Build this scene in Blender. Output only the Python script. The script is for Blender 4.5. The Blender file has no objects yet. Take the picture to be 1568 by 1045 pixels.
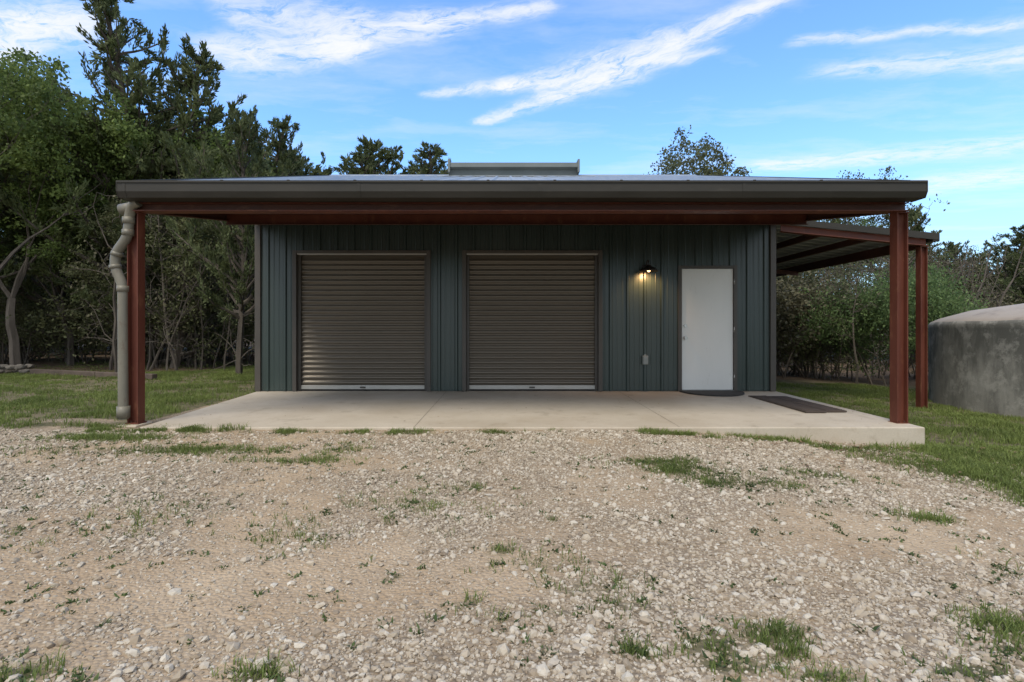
import bpy, bmesh, math, numpy as np
from mathutils import Vector, Matrix
rad=math.radians
RNG=np.random.default_rng(7)
scene=bpy.context.scene
F=815.0; CX=775.0; HZ=505.0; CAMZ=1.10
YW=9.48; YP=6.43; YE=6.2
XL=-4.41; XR=4.74

# ---------------------------------------------------------------- helpers
def link(o,parent=None):
    scene.collection.objects.link(o)
    if parent: o.parent=parent
    return o
def empty(name,loc=(0,0,0)):
    o=bpy.data.objects.new(name,None); o.location=loc; return link(o)
def mesh_np(name,verts,faces,mats,attrs=None,matidx=None,smooth=False):
    me=bpy.data.meshes.new(name)
    verts=np.asarray(verts,dtype=np.float32)
    if not isinstance(faces,list): faces=[faces]
    faces=[np.asarray(f,dtype=np.int32) for f in faces if len(f)]
    me.vertices.add(len(verts)); me.vertices.foreach_set('co',verts.ravel())
    nl=sum(f.size for f in faces); npoly=sum(len(f) for f in faces)
    me.loops.add(nl); me.polygons.add(npoly)
    li=np.concatenate([f.ravel() for f in faces])
    tot=np.concatenate([np.full(len(f),f.shape[1],dtype=np.int32) for f in faces])
    st=np.concatenate([[0],np.cumsum(tot)[:-1]]).astype(np.int32)
    me.loops.foreach_set('vertex_index',li)
    me.polygons.foreach_set('loop_start',st)
    me.polygons.foreach_set('loop_total',tot)
    if matidx is not None: me.polygons.foreach_set('material_index',np.asarray(matidx,dtype=np.int32))
    me.polygons.foreach_set('use_smooth',np.full(npoly,bool(smooth)))
    for m in mats: me.materials.append(m)
    me.update(calc_edges=True)
    if attrs:
        for k,v in attrs.items():
            a=me.attributes.new(k,'FLOAT','POINT'); a.data.foreach_set('value',np.asarray(v,dtype=np.float32))
    return me
def obj(name,me,parent=None,loc=(0,0,0)):
    o=bpy.data.objects.new(name,me); o.location=loc; return link(o,parent)
def box(name,x0,x1,y0,y1,z0,z1,mat,parent=None,bev=0.004):
    v=[(x,y,z) for x in(x0,x1) for y in(y0,y1) for z in(z0,z1)]
    f=[(0,1,3,2),(4,6,7,5),(0,4,5,1),(2,3,7,6),(0,2,6,4),(1,5,7,3)]
    me=bpy.data.meshes.new(name); me.from_pydata(v,[],f); me.materials.append(mat)
    o=obj(name,me,parent)
    if bev:
        b=o.modifiers.new('b','BEVEL'); b.width=bev; b.segments=2
    return o
def poly(name,verts,faces,mat,parent=None,bev=0,smooth=False):
    me=bpy.data.meshes.new(name); me.from_pydata(verts,[],faces); me.materials.append(mat)
    if smooth:
        for p in me.polygons: p.use_smooth=True
    o=obj(name,me,parent)
    if bev:
        b=o.modifiers.new('b','BEVEL'); b.width=bev; b.segments=2
    return o
def prism(name,prof,axis,a0,a1,mat,parent=None,bev=0):
    n=len(prof); V=[]
    for a in(a0,a1):
        for p in prof:
            V.append({'x':(a,p[0],p[1]),'y':(p[0],a,p[1]),'z':(p[0],p[1],a)}[axis])
    Fc=[tuple(range(n)),tuple(range(2*n-1,n-1,-1))]
    for i in range(n): Fc.append((i,(i+1)%n,n+(i+1)%n,n+i))
    o=poly(name,V,Fc,mat,parent,bev)
    bm=bmesh.new(); bm.from_mesh(o.data); bmesh.ops.recalc_face_normals(bm,faces=bm.faces); bm.to_mesh(o.data); bm.free()
    return o
def cyl(name,p0,p1,r0,r1,mat,parent=None,n=20,smooth=True):
    p0=Vector(p0);p1=Vector(p1); d=(p1-p0).normalized()
    a=d.orthogonal().normalized(); b=d.cross(a)
    V=[];
    for p,r in((p0,r0),(p1,r1)):
        for i in range(n):
            t=2*math.pi*i/n; V.append(tuple(p+a*math.cos(t)*r+b*math.sin(t)*r))
    Fc=[(i,(i+1)%n,n+(i+1)%n,n+i) for i in range(n)]+[tuple(range(n-1,-1,-1)),tuple(range(n,2*n))]
    o=poly(name,V,Fc,mat,parent)
    for p in o.data.polygons: p.use_smooth = smooth and len(p.vertices)==4
    return o
def tube(name,pts,r,mat,parent=None):
    cu=bpy.data.curves.new(name,'CURVE'); cu.dimensions='3D'; cu.bevel_depth=r; cu.bevel_resolution=6; cu.use_fill_caps=True
    sp=cu.splines.new('POLY'); 
    P=[Vector(p) for p in pts]; Q=[P[0]]
    for i in range(1,len(P)-1):
        a,b,c=P[i-1],P[i],P[i+1]; k=min(r*1.6,(a-b).length*.45,(c-b).length*.45)
        s=b+(a-b).normalized()*k; e=b+(c-b).normalized()*k
        for t in np.linspace(0,1,6): Q.append(s*(1-t)**2+b*2*t*(1-t)+e*t*t)
    Q.append(P[-1])
    sp.points.add(len(Q)-1)
    for i,q in enumerate(Q): sp.points[i].co=(*q,1)
    sp.use_smooth=True
    cu.materials.append(mat)
    return obj(name,cu,parent)

_T=np.random.default_rng(99).random((256,256))
def vn(x,y,s=1.0,seed=0):
    x=np.asarray(x,float)*s+seed*17.3+1000; y=np.asarray(y,float)*s+seed*31.7+1000
    xi=np.floor(x).astype(int); yi=np.floor(y).astype(int); fx=x-xi; fy=y-yi
    fx=fx*fx*(3-2*fx); fy=fy*fy*(3-2*fy)
    a=_T[xi%256,yi%256];b=_T[(xi+1)%256,yi%256];c=_T[xi%256,(yi+1)%256];d=_T[(xi+1)%256,(yi+1)%256]
    return (a*(1-fx)+b*fx)*(1-fy)+(c*(1-fx)+d*fx)*fy
def fbm(x,y,s=1,seed=0): return (vn(x,y,s,seed)*.5+vn(x,y,s*2.1,seed+1)*.27+vn(x,y,s*4.3,seed+2)*.15+vn(x,y,s*9,seed+3)*.08)
def ss(a,b,x):
    t=np.clip((np.asarray(x,float)-a)/(b-a),0,1); return t*t*(3-2*t)
def H(x,y):
    x=np.asarray(x,float);y=np.asarray(y,float)
    h=-0.052-0.21*ss(1.2,5.2,x)-0.22*ss(6,13,x)-0.10*ss(5.6,2.5,y)
    h=h+0.05*(fbm(x,y,.5,3)-.5)*ss(0.2,1.5,np.abs(y-6.1)+np.maximum(0,np.abs(x)-5)*.5)+0.018*(fbm(x,y,2.5,5)-.5)
    h=h+ss(30,120,y)*1.0*fbm(x,y,.02,8)
    return h
def gp(px,py):
    h=-0.25
    for _ in range(6):
        s=(py-HZ)/(CAMZ-h); y=F/s; x=(px-CX)/s; h=float(H(x,y))
    return x,y

# ---------------------------------------------------------------- materials
class NT:
    def __init__(s,nt): s.nt=nt; s.n=nt.nodes; s.l=nt.links
    def N(s,t,**k):
        nd=s.n.new(t)
        for a,b in k.items(): setattr(nd,a,b)
        return nd
    def set(s,inp,v):
        if isinstance(v,bpy.types.NodeSocket): s.l.new(v,inp)
        elif v is not None: inp.default_value=v
    def math(s,op,a,b=None,c=None,clamp=False):
        nd=s.N('ShaderNodeMath',operation=op); nd.use_clamp=clamp
        s.set(nd.inputs[0],a)
        if b is not None: s.set(nd.inputs[1],b)
        if c is not None: s.set(nd.inputs[2],c)
        return nd.outputs[0]
    def vmath(s,op,a,b=None,out=0,scale=None):
        nd=s.N('ShaderNodeVectorMath',operation=op); s.set(nd.inputs[0],a)
        if b is not None: s.set(nd.inputs[1],b)
        if scale is not None: s.set(nd.inputs['Scale'],scale)
        return nd.outputs[out]
    def noise(s,vec,scale,detail=4,rough=.55,dist=0,out='Fac'):
        nd=s.N('ShaderNodeTexNoise'); s.set(nd.inputs['Vector'],vec)
        nd.inputs['Scale'].default_value=scale; nd.inputs['Detail'].default_value=detail
        nd.inputs['Roughness'].default_value=rough; nd.inputs['Distortion'].default_value=dist
        return nd.outputs[out]
    def mr(s,v,a,b,c=0.,d=1.,smooth=False):
        nd=s.N('ShaderNodeMapRange'); 
        if smooth: nd.interpolation_type='SMOOTHSTEP'
        s.set(nd.inputs[0],v)
        for i,k in enumerate((a,b,c,d)): s.set(nd.inputs[i+1],k)
        return nd.outputs[0]
    def mix(s,f,a,b,blend='MIX'):
        nd=s.N('ShaderNodeMix',data_type='RGBA',blend_type=blend)
        s.set(nd.inputs[0],f)
        for i,v in((6,a),(7,b)):
            if isinstance(v,tuple) and len(v)==3: v=(*v,1)
            s.set(nd.inputs[i],v)
        return nd.outputs[2]
    def attr(s,name,out='Fac'):
        nd=s.N('ShaderNodeAttribute'); nd.attribute_name=name; return nd.outputs[out]
def newmat(name):
    m=bpy.data.materials.new(name); m.use_nodes=True; t=NT(m.node_tree)
    return m,t,t.n['Principled BSDF']
def geo(t): return t.N('ShaderNodeNewGeometry').outputs['Position']
def surf(name,c1,c2,scale=3,rough=.6,metal=0,bump=0,bscale=40,stretch=(1,1,1),dirt=None,rr=.1,spec=.5):
    m,t,b=newmat(name); P=geo(t)
    Ps=t.vmath('MULTIPLY',P,stretch)
    n=t.noise(Ps,scale,4,.6)
    col=t.mix(t.mr(n,.3,.7),c1,c2)
    if dirt:
        n2=t.noise(Ps,scale*3.1,5,.7); col=t.mix(t.mr(n2,dirt[1],dirt[1]+.15,0,dirt[2]),col,dirt[0])
    t.set(b.inputs['Base Color'],col)
    t.set(b.inputs['Roughness'],t.mr(n,.3,.7,rough-rr,rough+rr))
    b.inputs['Metallic'].default_value=metal
    b.inputs['Specular IOR Level'].default_value=spec
    if bump:
        nb=t.noise(P,bscale,3,.6); bp=t.N('ShaderNodeBump'); bp.inputs['Strength'].default_value=bump; bp.inputs['Distance'].default_value=.01
        t.set(bp.inputs['Height'],nb); t.set(b.inputs['Normal'],bp.outputs[0])
    return m
M_wall=surf('green_metal_siding',(.027,.041,.036),(.036,.053,.046),1.2,.33,.0,.08,3,(1,1,.25),((.05,.055,.047),.6,.4),.06,.6)
M_trim=surf('bronze_trim',(.055,.047,.038),(.077,.066,.054),3,.5,.0,.05,20)
M_gut=surf('bronze_gutter',(.025,.023,.018),(.040,.036,.029),1.5,.5,.0,.04,6,(.6,1,3),((.06,.053,.043),.60,.5),.1,.3)
M_curt=surf('bronze_shutter',(.14,.118,.090),(.152,.129,.10),1.2,.31,.4,.03,30,(.4,1,2),None,.03)
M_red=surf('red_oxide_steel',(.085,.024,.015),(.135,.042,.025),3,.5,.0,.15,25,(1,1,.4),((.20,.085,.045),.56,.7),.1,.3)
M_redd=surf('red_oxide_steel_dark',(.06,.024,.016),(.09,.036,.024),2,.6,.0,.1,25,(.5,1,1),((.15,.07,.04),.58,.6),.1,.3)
M_soff=surf('porch_soffit',(.055,.030,.022),(.075,.04,.028),2,.7)
M_galv=surf('galvalume',(.30,.32,.33),(.40,.42,.43),2,.45,.5,.04,15)
M_vent=surf('vent_metal',(.12,.14,.14),(.16,.18,.18),2,.6,.0)
M_bar=surf('door_bar_metal',(.40,.38,.34),(.48,.46,.42),4,.45,.3)
M_white=surf('white_door_paint',(.66,.65,.61),(.72,.71,.67),2,.42,0,.03,8,(1,1,.4),((.5,.47,.42),.62,.6))
M_chrome=surf('satin_nickel',(.45,.43,.40),(.55,.53,.50),5,.28,1)
M_blk=surf('black_rubber',(.022,.021,.020),(.045,.042,.038),8,.85,0,.4,90)
M_matb=surf('brown_mat',(.05,.036,.028),(.085,.063,.05),6,.9,0,.6,120)
M_pipe=surf('painted_pvc',(.14,.13,.10),(.19,.175,.135),4,.5,0,.08,20,(1,1,.5),((.10,.06,.035),.58,.7))
M_timber=surf('weathered_timber',(.06,.042,.03),(.12,.09,.07),6,.9,0,.5,40)
M_stone=surf('field_stone',(.10,.09,.075),(.20,.175,.145),4,.9,0,.6,20)
M_box=surf('grey_plastic',(.22,.23,.21),(.27,.28,.26),5,.5)
M_bark=surf('tree_bark',(.06,.048,.037),(.135,.112,.09),7,.95,0,.6,30,(1,1,.15))
def concrete(name,c1,c2,stain,streak=False):
    m,t,b=newmat(name); P=geo(t)
    n1=t.noise(P,.9,6,.62); n2=t.noise(P,5,6,.7); n3=t.noise(P,60,3,.6)
    col=t.mix(t.mr(n1,.32,.68),c1,c2)
    col=t.mix(t.mr(n2,.52,.75,0,.5),col,stain)
    if streak:
        ns=t.noise(t.vmath('MULTIPLY',P,(1,1,.3)),1.9,7,.72)
        col=t.mix(t.mr(ns,.44,.60,0,.8),col,stain)
        nq=t.noise(P,2.6,6,.75); col=t.mix(t.mr(nq,.50,.60,0,.65),col,tuple(x*1.25 for x in c2))
    else:
        nb=t.noise(t.vmath('ADD',P,(7,3,0)),.6,3,.5); col=t.mix(t.mr(nb,.52,.70,0,.5),col,stain)
        nc=t.noise(t.vmath('ADD',P,(1,9,0)),2.2,6,.7); col=t.mix(t.mr(nc,.58,.66,0,.4),col,tuple(x*.7 for x in stain))
    col=t.mix(t.mr(n3,.35,.7,0,.25),col,tuple(x*.75 for x in c1))
    t.set(b.inputs['Base Color'],col); b.inputs['Roughness'].default_value=.9 if streak else .7
    if streak: b.inputs['Specular IOR Level'].default_value=.2
    bp=t.N('ShaderNodeBump'); bp.inputs['Strength'].default_value=.35; bp.inputs['Distance'].default_value=.02 if streak else .006
    t.set(bp.inputs['Height'],t.math('ADD',n2,t.math('MULTIPLY',n3,.6))); t.set(b.inputs['Normal'],bp.outputs[0])
    return m
M_slab=concrete('slab_concrete',(.44,.38,.295),(.53,.465,.375),(.34,.27,.19))
M_tank=concrete('tank_concrete',(.25,.24,.205),(.33,.315,.275),(.10,.098,.085),True)
M_tankr=concrete('tank_roof_concrete',(.30,.25,.195),(.40,.34,.27),(.18,.145,.11))

def foliage(name,dark,light,trans=.3):
    m,t,b=newmat(name)
    oi=t.N('ShaderNodeObjectInfo').outputs['Random']
    a=t.attr('tint'); f=t.math('ADD',t.math('MULTIPLY',a,.85),t.math('MULTIPLY',oi,.25),clamp=True)
    col=t.mix(f,dark,light)
    t.set(b.inputs['Base Color'],col); b.inputs['Roughness'].default_value=.6; b.inputs['Specular IOR Level'].default_value=.25
    if trans:
        tr=t.N('ShaderNodeBsdfTranslucent'); t.set(tr.inputs['Color'],t.mix(.5,col,tuple(x*1.3 for x in light)))
        mx=t.N('ShaderNodeMixShader'); mx.inputs[0].default_value=trans
        t.l.new(b.outputs[0],mx.inputs[1]); t.l.new(tr.outputs[0],mx.inputs[2])
        t.l.new(mx.outputs[0],t.n['Material Output'].inputs['Surface'])
    return m
M_ced=foliage('cedar_foliage',(.034,.048,.020),(.145,.170,.068),.25)
M_oak=foliage('oak_leaves',(.045,.068,.020),(.20,.27,.075),.35)
M_shr=foliage('shrub_leaves',(.045,.075,.028),(.155,.225,.075),.35)
M_und=foliage('understory_leaves',(.045,.052,.024),(.16,.17,.075),.3)
M_bru=foliage('brush_leaves',(.055,.048,.028),(.16,.15,.085),.2)
M_gra=foliage('grass_blades',(.065,.09,.024),(.21,.26,.07),.3)
M_weed=foliage('weed_leaves',(.03,.05,.015),(.10,.14,.045),.25)

# ---------------------------------------------------------------- masks
PATCH=[]
def pp(px,py,rx,ry,d): x,y=gp(px,py); PATCH.append((x,y,rx,ry,d))
for a in [(1010,708,.35,.13,.9),(1060,722,.35,.18,1.),(1110,738,.30,.15,.9),(1180,742,.3,.12,.7),
          (715,748,.10,.08,.6),(450,705,.5,.12,.5),(250,690,.9,.16,.6),(340,690,.6,.12,.6),(160,672,.6,.14,.8),(520,690,.25,.2,.4),
          (765,842,.09,.05,1.),(717,922,.06,.04,1.),(400,1035,.10,.05,.9),(830,865,.28,.16,.32),(900,900,.3,.14,.4),(850,940,.35,.08,.3),(950,930,.25,.1,.35),
          (985,1000,.09,.05,1.),(1090,990,.12,.10,1.),(1120,1020,.16,.06,1.),(1180,975,.14,.08,1.),(1210,1000,.08,.05,.9),(1265,1040,.15,.03,.7),
          (1535,960,.16,.10,1.),(1500,1030,.2,.06,1.),(1568,1000,.2,.1,.7),(1415,795,.16,.08,.9),(1530,870,.1,.1,.3),(25,1030,.14,.06,1.),(110,1040,.08,.03,.5),
          (655,775,.5,.3,.13),(430,820,.3,.3,.13),(210,800,.3,.3,.15),(60,820,.4,.2,.12),(1260,730,.3,.15,.6),(600,885,.05,.03,.7),(205,822,.05,.04,.7),(845,797,.06,.03,.6)]:
    pp(*a)
def grass(x,y):
    x=np.asarray(x,float);y=np.asarray(y,float)
    e=(fbm(x,y,1.3,11)-.5)
    g=ss(6.0,6.45,y+e*.9)*ss(-4.3,-4.55,x+e*.12)
    hole=np.exp(-(((x+5.4)/.6)**2+((y-6.72+(x+5.4)*.1)/.16)**2)); g=g*(1-.97*np.clip(hole*1.8,0,1))
    xb=np.interp(y,[2.5,3.6,4.0,5.3,5.8,6.2],[6.0,4.6,4.0,3.35,3.3,4.9])
    r=ss(0,.45,x-xb+e*1.2)
    r=np.where(y>6.2,ss(4.8,4.95,x),r)
    g=np.maximum(g,r)
    g=g*(.5+.7*ss(.38,.54,fbm(x,y,1.1,13)))
    back=ss(17.3,17.8,y); g=np.maximum(g,back)
    g=np.where((x>-4.5)&(x<4.85)&(y>6.15)&(y<17.4),0,g)
    st=ss(.24,.02,np.abs(y-6.02+.16*(fbm(x,y*0,2.5,23)-.3)))*ss(.44,.64,fbm(x,y*1.4,2.2,21))*(x>-4.7)*(x<4.6)*.9
    g=np.maximum(g,st)
    for (cx,cy,rx,ry,d) in PATCH:
        q=((x-cx)/rx)**2+((y-cy)/ry)**2
        g=np.maximum(g,d*np.exp(-q*1.3)*ss(.22,.50,fbm(x,y,4,31)+.12))
    return np.clip(g,0,1)
def litter(x,y):
    e=(fbm(x,y,.6,41)-.5)*3
    lim=np.interp(x,[-10,-8.6,-7.5,0,3.,3.1],[12.8,13.6,18,21,21,13.5])
    return ss(0,1.4,y+e-lim)
def dirt(x,y):
    b=ss(.34,.0,np.abs(y-(2.72+.05*x+.12*np.sin(x*1.7)))-.05)*ss(.9,-.3,x)
    c=ss(.55,.0,np.abs(y-(3.05+.12*x))-.1)*ss(.8,1.8,x)
    d=ss(.25,.0,np.abs(y-4.55+.05*x))*ss(.2,-1.,x)*.25
    return np.clip(np.maximum(np.maximum(b,c),d)*(.35+1.1*fbm(x,y,1.2,51))+.7*(ss(.52,.70,fbm(x,y,.8,61)))+.45*ss(.48,.66,fbm(x,y,2.6,63)),0,1)

# ---------------------------------------------------------------- ground
def axis(lo,hi,step,far,k=1.35):
    a=list(np.arange(lo,hi+1e-6,step)); s=step; p=hi
    while p<far: s*=k; p+=s; a.append(p)
    s=step; p=lo
    while p>-far: s*=k; p-=s; a.insert(0,p)
    return np.array(a)
gx=axis(-11,11,.07,700); gy=axis(.6,13,.07,700)
GX,GY=np.meshgrid(gx,gy); hh=H(GX,GY)
hh=np.where((GX>-4.12)&(GX<4.75)&(GY>6.25)&(GY<17.3),-.4,hh)
nx,ny=len(gx),len(gy)
V=np.stack([GX.ravel(),GY.ravel(),hh.ravel()],1)
ii=np.arange(nx*ny).reshape(ny,nx)
Fq=np.stack([ii[:-1,:-1].ravel(),ii[:-1,1:].ravel(),ii[1:,1:].ravel(),ii[1:,:-1].ravel()],1)
m,t,b=newmat('ground_surface'); M_ground=m
P=geo(t)
g=t.attr('grass'); li=t.attr('litter'); di=t.attr('dirt')
vo=t.N('ShaderNodeTexVoronoi'); t.set(vo.inputs['Vector'],P); vo.inputs['Scale'].default_value=48
vo2=t.N('ShaderNodeTexVoronoi'); t.set(vo2.inputs['Vector'],P); vo2.inputs['Scale'].default_value=120
sp=t.N('ShaderNodeSeparateColor'); t.l.new(vo.outputs['Color'],sp.inputs[0])
gr=t.mix(sp.outputs[0],(.22,.17,.118),(.45,.385,.295))
gr=t.mix(t.mr(vo.outputs['Distance'],.25,.6,0,.7),gr,(.14,.105,.07))
sp2=t.N('ShaderNodeSeparateColor'); t.l.new(vo2.outputs['Color'],sp2.inputs[0])
nd=t.noise(P,1.3,6,.65)
dc=t.mix(t.mr(nd,.3,.7),(.32,.225,.135),(.46,.35,.23))
dc=t.mix(t.mr(sp2.outputs[0],.6,1,0,.35),dc,(.54,.46,.36))
n9=t.noise(P,9,5,.7)
col=t.mix(t.math('ADD',t.math('MULTIPLY',di,.75),t.mr(n9,.45,.7,0,.3),clamp=True),gr,dc)
gc=t.mix(t.mr(t.noise(P,6,6,.7),.35,.65),(.055,.06,.028),(.17,.145,.08))
col=t.mix(t.mr(g,.15,.6,0,.9),col,gc)
lc=t.mix(t.mr(t.noise(P,14,6,.8),.35,.65),(.05,.034,.023),(.24,.17,.115))
col=t.mix(t.mr(li,.2,.8,0,.95),col,lc)
t.set(b.inputs['Base Color'],col); b.inputs['Roughness'].default_value=.95; b.inputs['Specular IOR Level'].default_value=.2
bp=t.N('ShaderNodeBump'); bp.inputs['Strength'].default_value=.8; bp.inputs['Distance'].default_value=.012
t.set(bp.inputs['Height'],t.math('ADD',t.math('MULTIPLY',vo.outputs['Distance'],-1.),t.math('MULTIPLY',n9,1.2))); t.set(b.inputs['Normal'],bp.outputs[0])
me=mesh_np('ground',V,Fq,[M_ground],{'grass':grass(GX,GY).ravel(),'litter':litter(GX,GY).ravel(),'dirt':dirt(GX,GY).ravel()},smooth=True)
obj('ground',me)

# ---------------------------------------------------------------- gravel
ph=(1+5**.5)/2
IV=np.array([(-1,ph,0),(1,ph,0),(-1,-ph,0),(1,-ph,0),(0,-1,ph),(0,1,ph),(0,-1,-ph),(0,1,-ph),(ph,0,-1),(ph,0,1),(-ph,0,-1),(-ph,0,1)],float); IV/=np.linalg.norm(IV[0])
IF=np.array([(0,11,5),(0,5,1),(0,1,7),(0,7,10),(0,10,11),(1,5,9),(5,11,4),(11,10,2),(10,7,6),(7,1,8),(3,9,4),(3,4,2),(3,2,6),(3,6,8),(3,8,9),(4,9,5),(2,4,11),(6,2,10),(8,6,7),(9,8,1)])
def randrot(n,r):
    q=r.normal(size=(n,4)); q/=np.linalg.norm(q,axis=1)[:,None]; w,x,y,z=q.T
    return np.stack([1-2*(y*y+z*z),2*(x*y-z*w),2*(x*z+y*w),2*(x*y+z*w),1-2*(x*x+z*z),2*(y*z-x*w),2*(x*z-y*w),2*(y*z+x*w),1-2*(x*x+y*y)],1).reshape(n,3,3)
def rocks(name,x,y,rr,mat,r):
    n=len(x)
    v=IV[None]*(1+r.uniform(-.28,.28,(n,12,1)))
    v=v*np.stack([np.ones(n),r.uniform(.6,1,n),r.uniform(.45,.8,n)],1)[:,None,:]
    v=np.einsum('nij,nkj->nki',randrot(n,r),v)*rr[:,None,None]
    v[:,:,2]*=.75
    c=np.stack([x,y,H(x,y)+rr*.15],1); v=v+c[:,None,:]
    f=(IF[None]+(np.arange(n)*12)[:,None,None]).reshape(-1,3)
    tint=np.repeat(np.clip(r.random(n)*.85+.35*(fbm(x,y,1.0,77)-.3),0,1),12)
    return obj(name,mesh_np(name,v.reshape(-1,3),f,[mat],{'tint':tint}))
m,t,b=newmat('crushed_limestone'); M_rock=m
a=t.attr('tint'); P=geo(t)
cr=t.N('ShaderNodeValToRGB'); t.set(cr.inputs[0],a)
e=cr.color_ramp; e.elements[0].color=(.17,.135,.10,1); e.elements[1].color=(.64,.59,.50,1)
for p_,c_ in((.12,(.27,.22,.16,1)),(.35,(.365,.31,.235,1)),(.6,(.435,.38,.30,1)),(.85,(.50,.455,.375,1))):
    q=e.elements.new(p_); q.color=c_
col=t.mix(t.mr(t.noise(P,90,3,.7),.35,.7,0,.45),cr.outputs[0],(.33,.25,.17))
t.set(b.inputs['Base Color'],col); b.inputs['Roughness'].default_value=.9; b.inputs['Specular IOR Level'].default_value=.25
def sample(n,r,y0=1.0,y1=6.08,dens=None):
    y=y0+(y1-y0)*r.random(n)**.85; x=r.uniform(-1,1,n)*(y*1.12+1.6)
    k=dens(x,y); s=r.random(n)<k
    return x[s],y[s]
def gd(x,y):
    d=(1-.85*dirt(x,y))*(1-.88*np.clip(grass(x,y)*1.3,0,1))*(.5+.9*fbm(x,y,.9,71))
    slab=(y>6.06)&(x>-4.55)&(x<4.95)
    return np.where(slab,0,np.clip(d,0,1))
r=np.random.default_rng(3)
x1,y1=sample(135000,r,dens=gd); s1=np.clip(r.lognormal(np.log(.0100),.45,len(x1)),.0045,.032)
x2,y2=sample(115000,r,dens=lambda x,y:np.clip(gd(x,y)+.22,0,1)*((y<6.06)|(x<-4.6))); s2=np.clip(r.lognormal(np.log(.006),.35,len(x2)),.003,.011)
rocks('gravel',np.concatenate([x1,x2]),np.concatenate([y1,y2]),np.concatenate([s1,s2]),M_rock,r)

# ---------------------------------------------------------------- grass
def blades(name,x,y,hgt,wid,mat,r,nb=7,spread=.03,lean=.5):
    n=len(x)*nb
    bx=np.repeat(x,nb)+r.normal(0,1,n)*spread; by=np.repeat(y,nb)+r.normal(0,1,n)*spread
    h=np.repeat(hgt,nb)*r.uniform(.45,1.15,n); w=wid*r.uniform(.6,1.3,n)
    az=r.uniform(0,2*np.pi,n); le=r.random(n)*lean*h*1.3
    bz=H(bx,by)-.005
    sx,sy=-np.sin(az+r.normal(0,.6,n)),np.cos(az+r.normal(0,.6,n))
    dx,dy=np.cos(az)*le,np.sin(az)*le
    v=np.empty((n,5,3))
    v[:,0]=np.stack([bx-sx*w/2,by-sy*w/2,bz],1); v[:,1]=np.stack([bx+sx*w/2,by+sy*w/2,bz],1)
    mx,my=bx+dx*.35,by+dy*.35
    v[:,2]=np.stack([mx+sx*w*.4,my+sy*w*.4,bz+h*.6],1); v[:,3]=np.stack([mx-sx*w*.4,my-sy*w*.4,bz+h*.6],1)
    v[:,4]=np.stack([bx+dx,by+dy,bz+h*.95],1)
    o=(np.arange(n)*5)[:,None]
    f4=o+np.array([[0,1,2,3]]); f3=o+np.array([[3,2,4]])
    tint=np.clip(np.repeat(np.repeat(fbm(x,y,1.5,81),nb)*1.3+r.normal(0,.25,n)-.12,5),0,1)
    return obj(name,mesh_np(name,v.reshape(-1,3),[f4,f3],[mat],{'tint':tint}))
r=np.random.default_rng(5)
def lawn(n,x0,x1,y0,y1,fn=grass):
    x=r.uniform(x0,x1,n); y=r.uniform(y0,y1,n); k=fn(x,y)*(.2+1.05*ss(.38,.62,fbm(x,y,2.2,91)))*(1-.9*litter(x,y))
    s=r.random(n)<k; return x[s],y[s]
xa,ya=lawn(54000,-15,-4.4,5.8,19)
xb,yb=lawn(54000,3.2,12,3,13.5)
xc,yc=lawn(6000,-5,-3,6,6.3)
X=np.concatenate([xa,xb,xc]);Y=np.concatenate([ya,yb,yc])
blades('lawn_grass',X,Y,.03+.13*fbm(X,Y,1.4,95)**1.8,.007,M_gra,r,8,.035,.7)
xp,yp=lawn(190000,-7,7,1.2,6.08)
s=~((xp>-4.5)&(xp<4.85)&(yp>6.10)); xp,yp=xp[s],yp[s]
blades('grass_tufts',xp,yp,.025+.055*fbm(xp,yp,3,97),.0045,M_gra,r,6,.018,.9)
def weedf(x,y):
    k=0*x
    for (cx,cy,rx,ry,d) in PATCH:
        k=np.maximum(k,d*np.exp(-(((x-cx)/rx/1.3)**2+((y-cy)/ry/1.3)**2)))
    return np.clip(k*.6+.035+.10*ss(.5,.7,fbm(x,y,.7,35)),0,1)
n=26000; x=r.uniform(-6,6,n); y=r.uniform(1.2,6.0,n); s=r.random(n)<weedf(x,y)*.5; x,y=x[s],y[s]
blades('weeds',x,y,np.full(len(x),.024),.013,M_weed,r,10,.017,1.6)
n=5200; x=np.concatenate([r.uniform(-5,6.5,2600),r.uniform(-16,-4.6,2600)]); y=np.concatenate([r.uniform(4.6,6.05,2600),r.uniform(6.3,20,2600)])
k=np.where(y<6.1,np.clip((x-1.0)/3,0.04,.8)*np.exp(-(6-y)*1.6),.7); s=r.random(n)<k; x,y=x[s],y[s]
xe=r.uniform(-4,4.7,90); ye=r.uniform(6.2,9.4,90); n0=len(x); x=np.concatenate([x,xe]); y=np.concatenate([y,ye]); n=len(x)
az=r.uniform(0,6.28,n); l=r.uniform(.012,.028,n); l[n0:]*=.6; zz=np.where(np.arange(n)<n0,H(x,y)+.018+r.uniform(0,.012,n),.001); tl=r.normal(0,.006,(n,2)); tl[n0:]=.003
dx,dy=np.cos(az)*l,np.sin(az)*l
v=np.stack([np.stack([x-dx,y-dy,zz+tl[:,0]],1),np.stack([x+dy*.5,y-dx*.5,zz],1),np.stack([x+dx,y+dy,zz+tl[:,1]],1),np.stack([x-dy*.5,y+dx*.5,zz+.004],1)],1)
M_dry=foliage('dry_leaf',(.09,.05,.03),(.26,.17,.10),0)
obj('leaf_litter',mesh_np('leaf_litter',v.reshape(-1,3),np.arange(n*4).reshape(n,4),[M_dry],{'tint':np.repeat(r.random(n),4)}))

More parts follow.
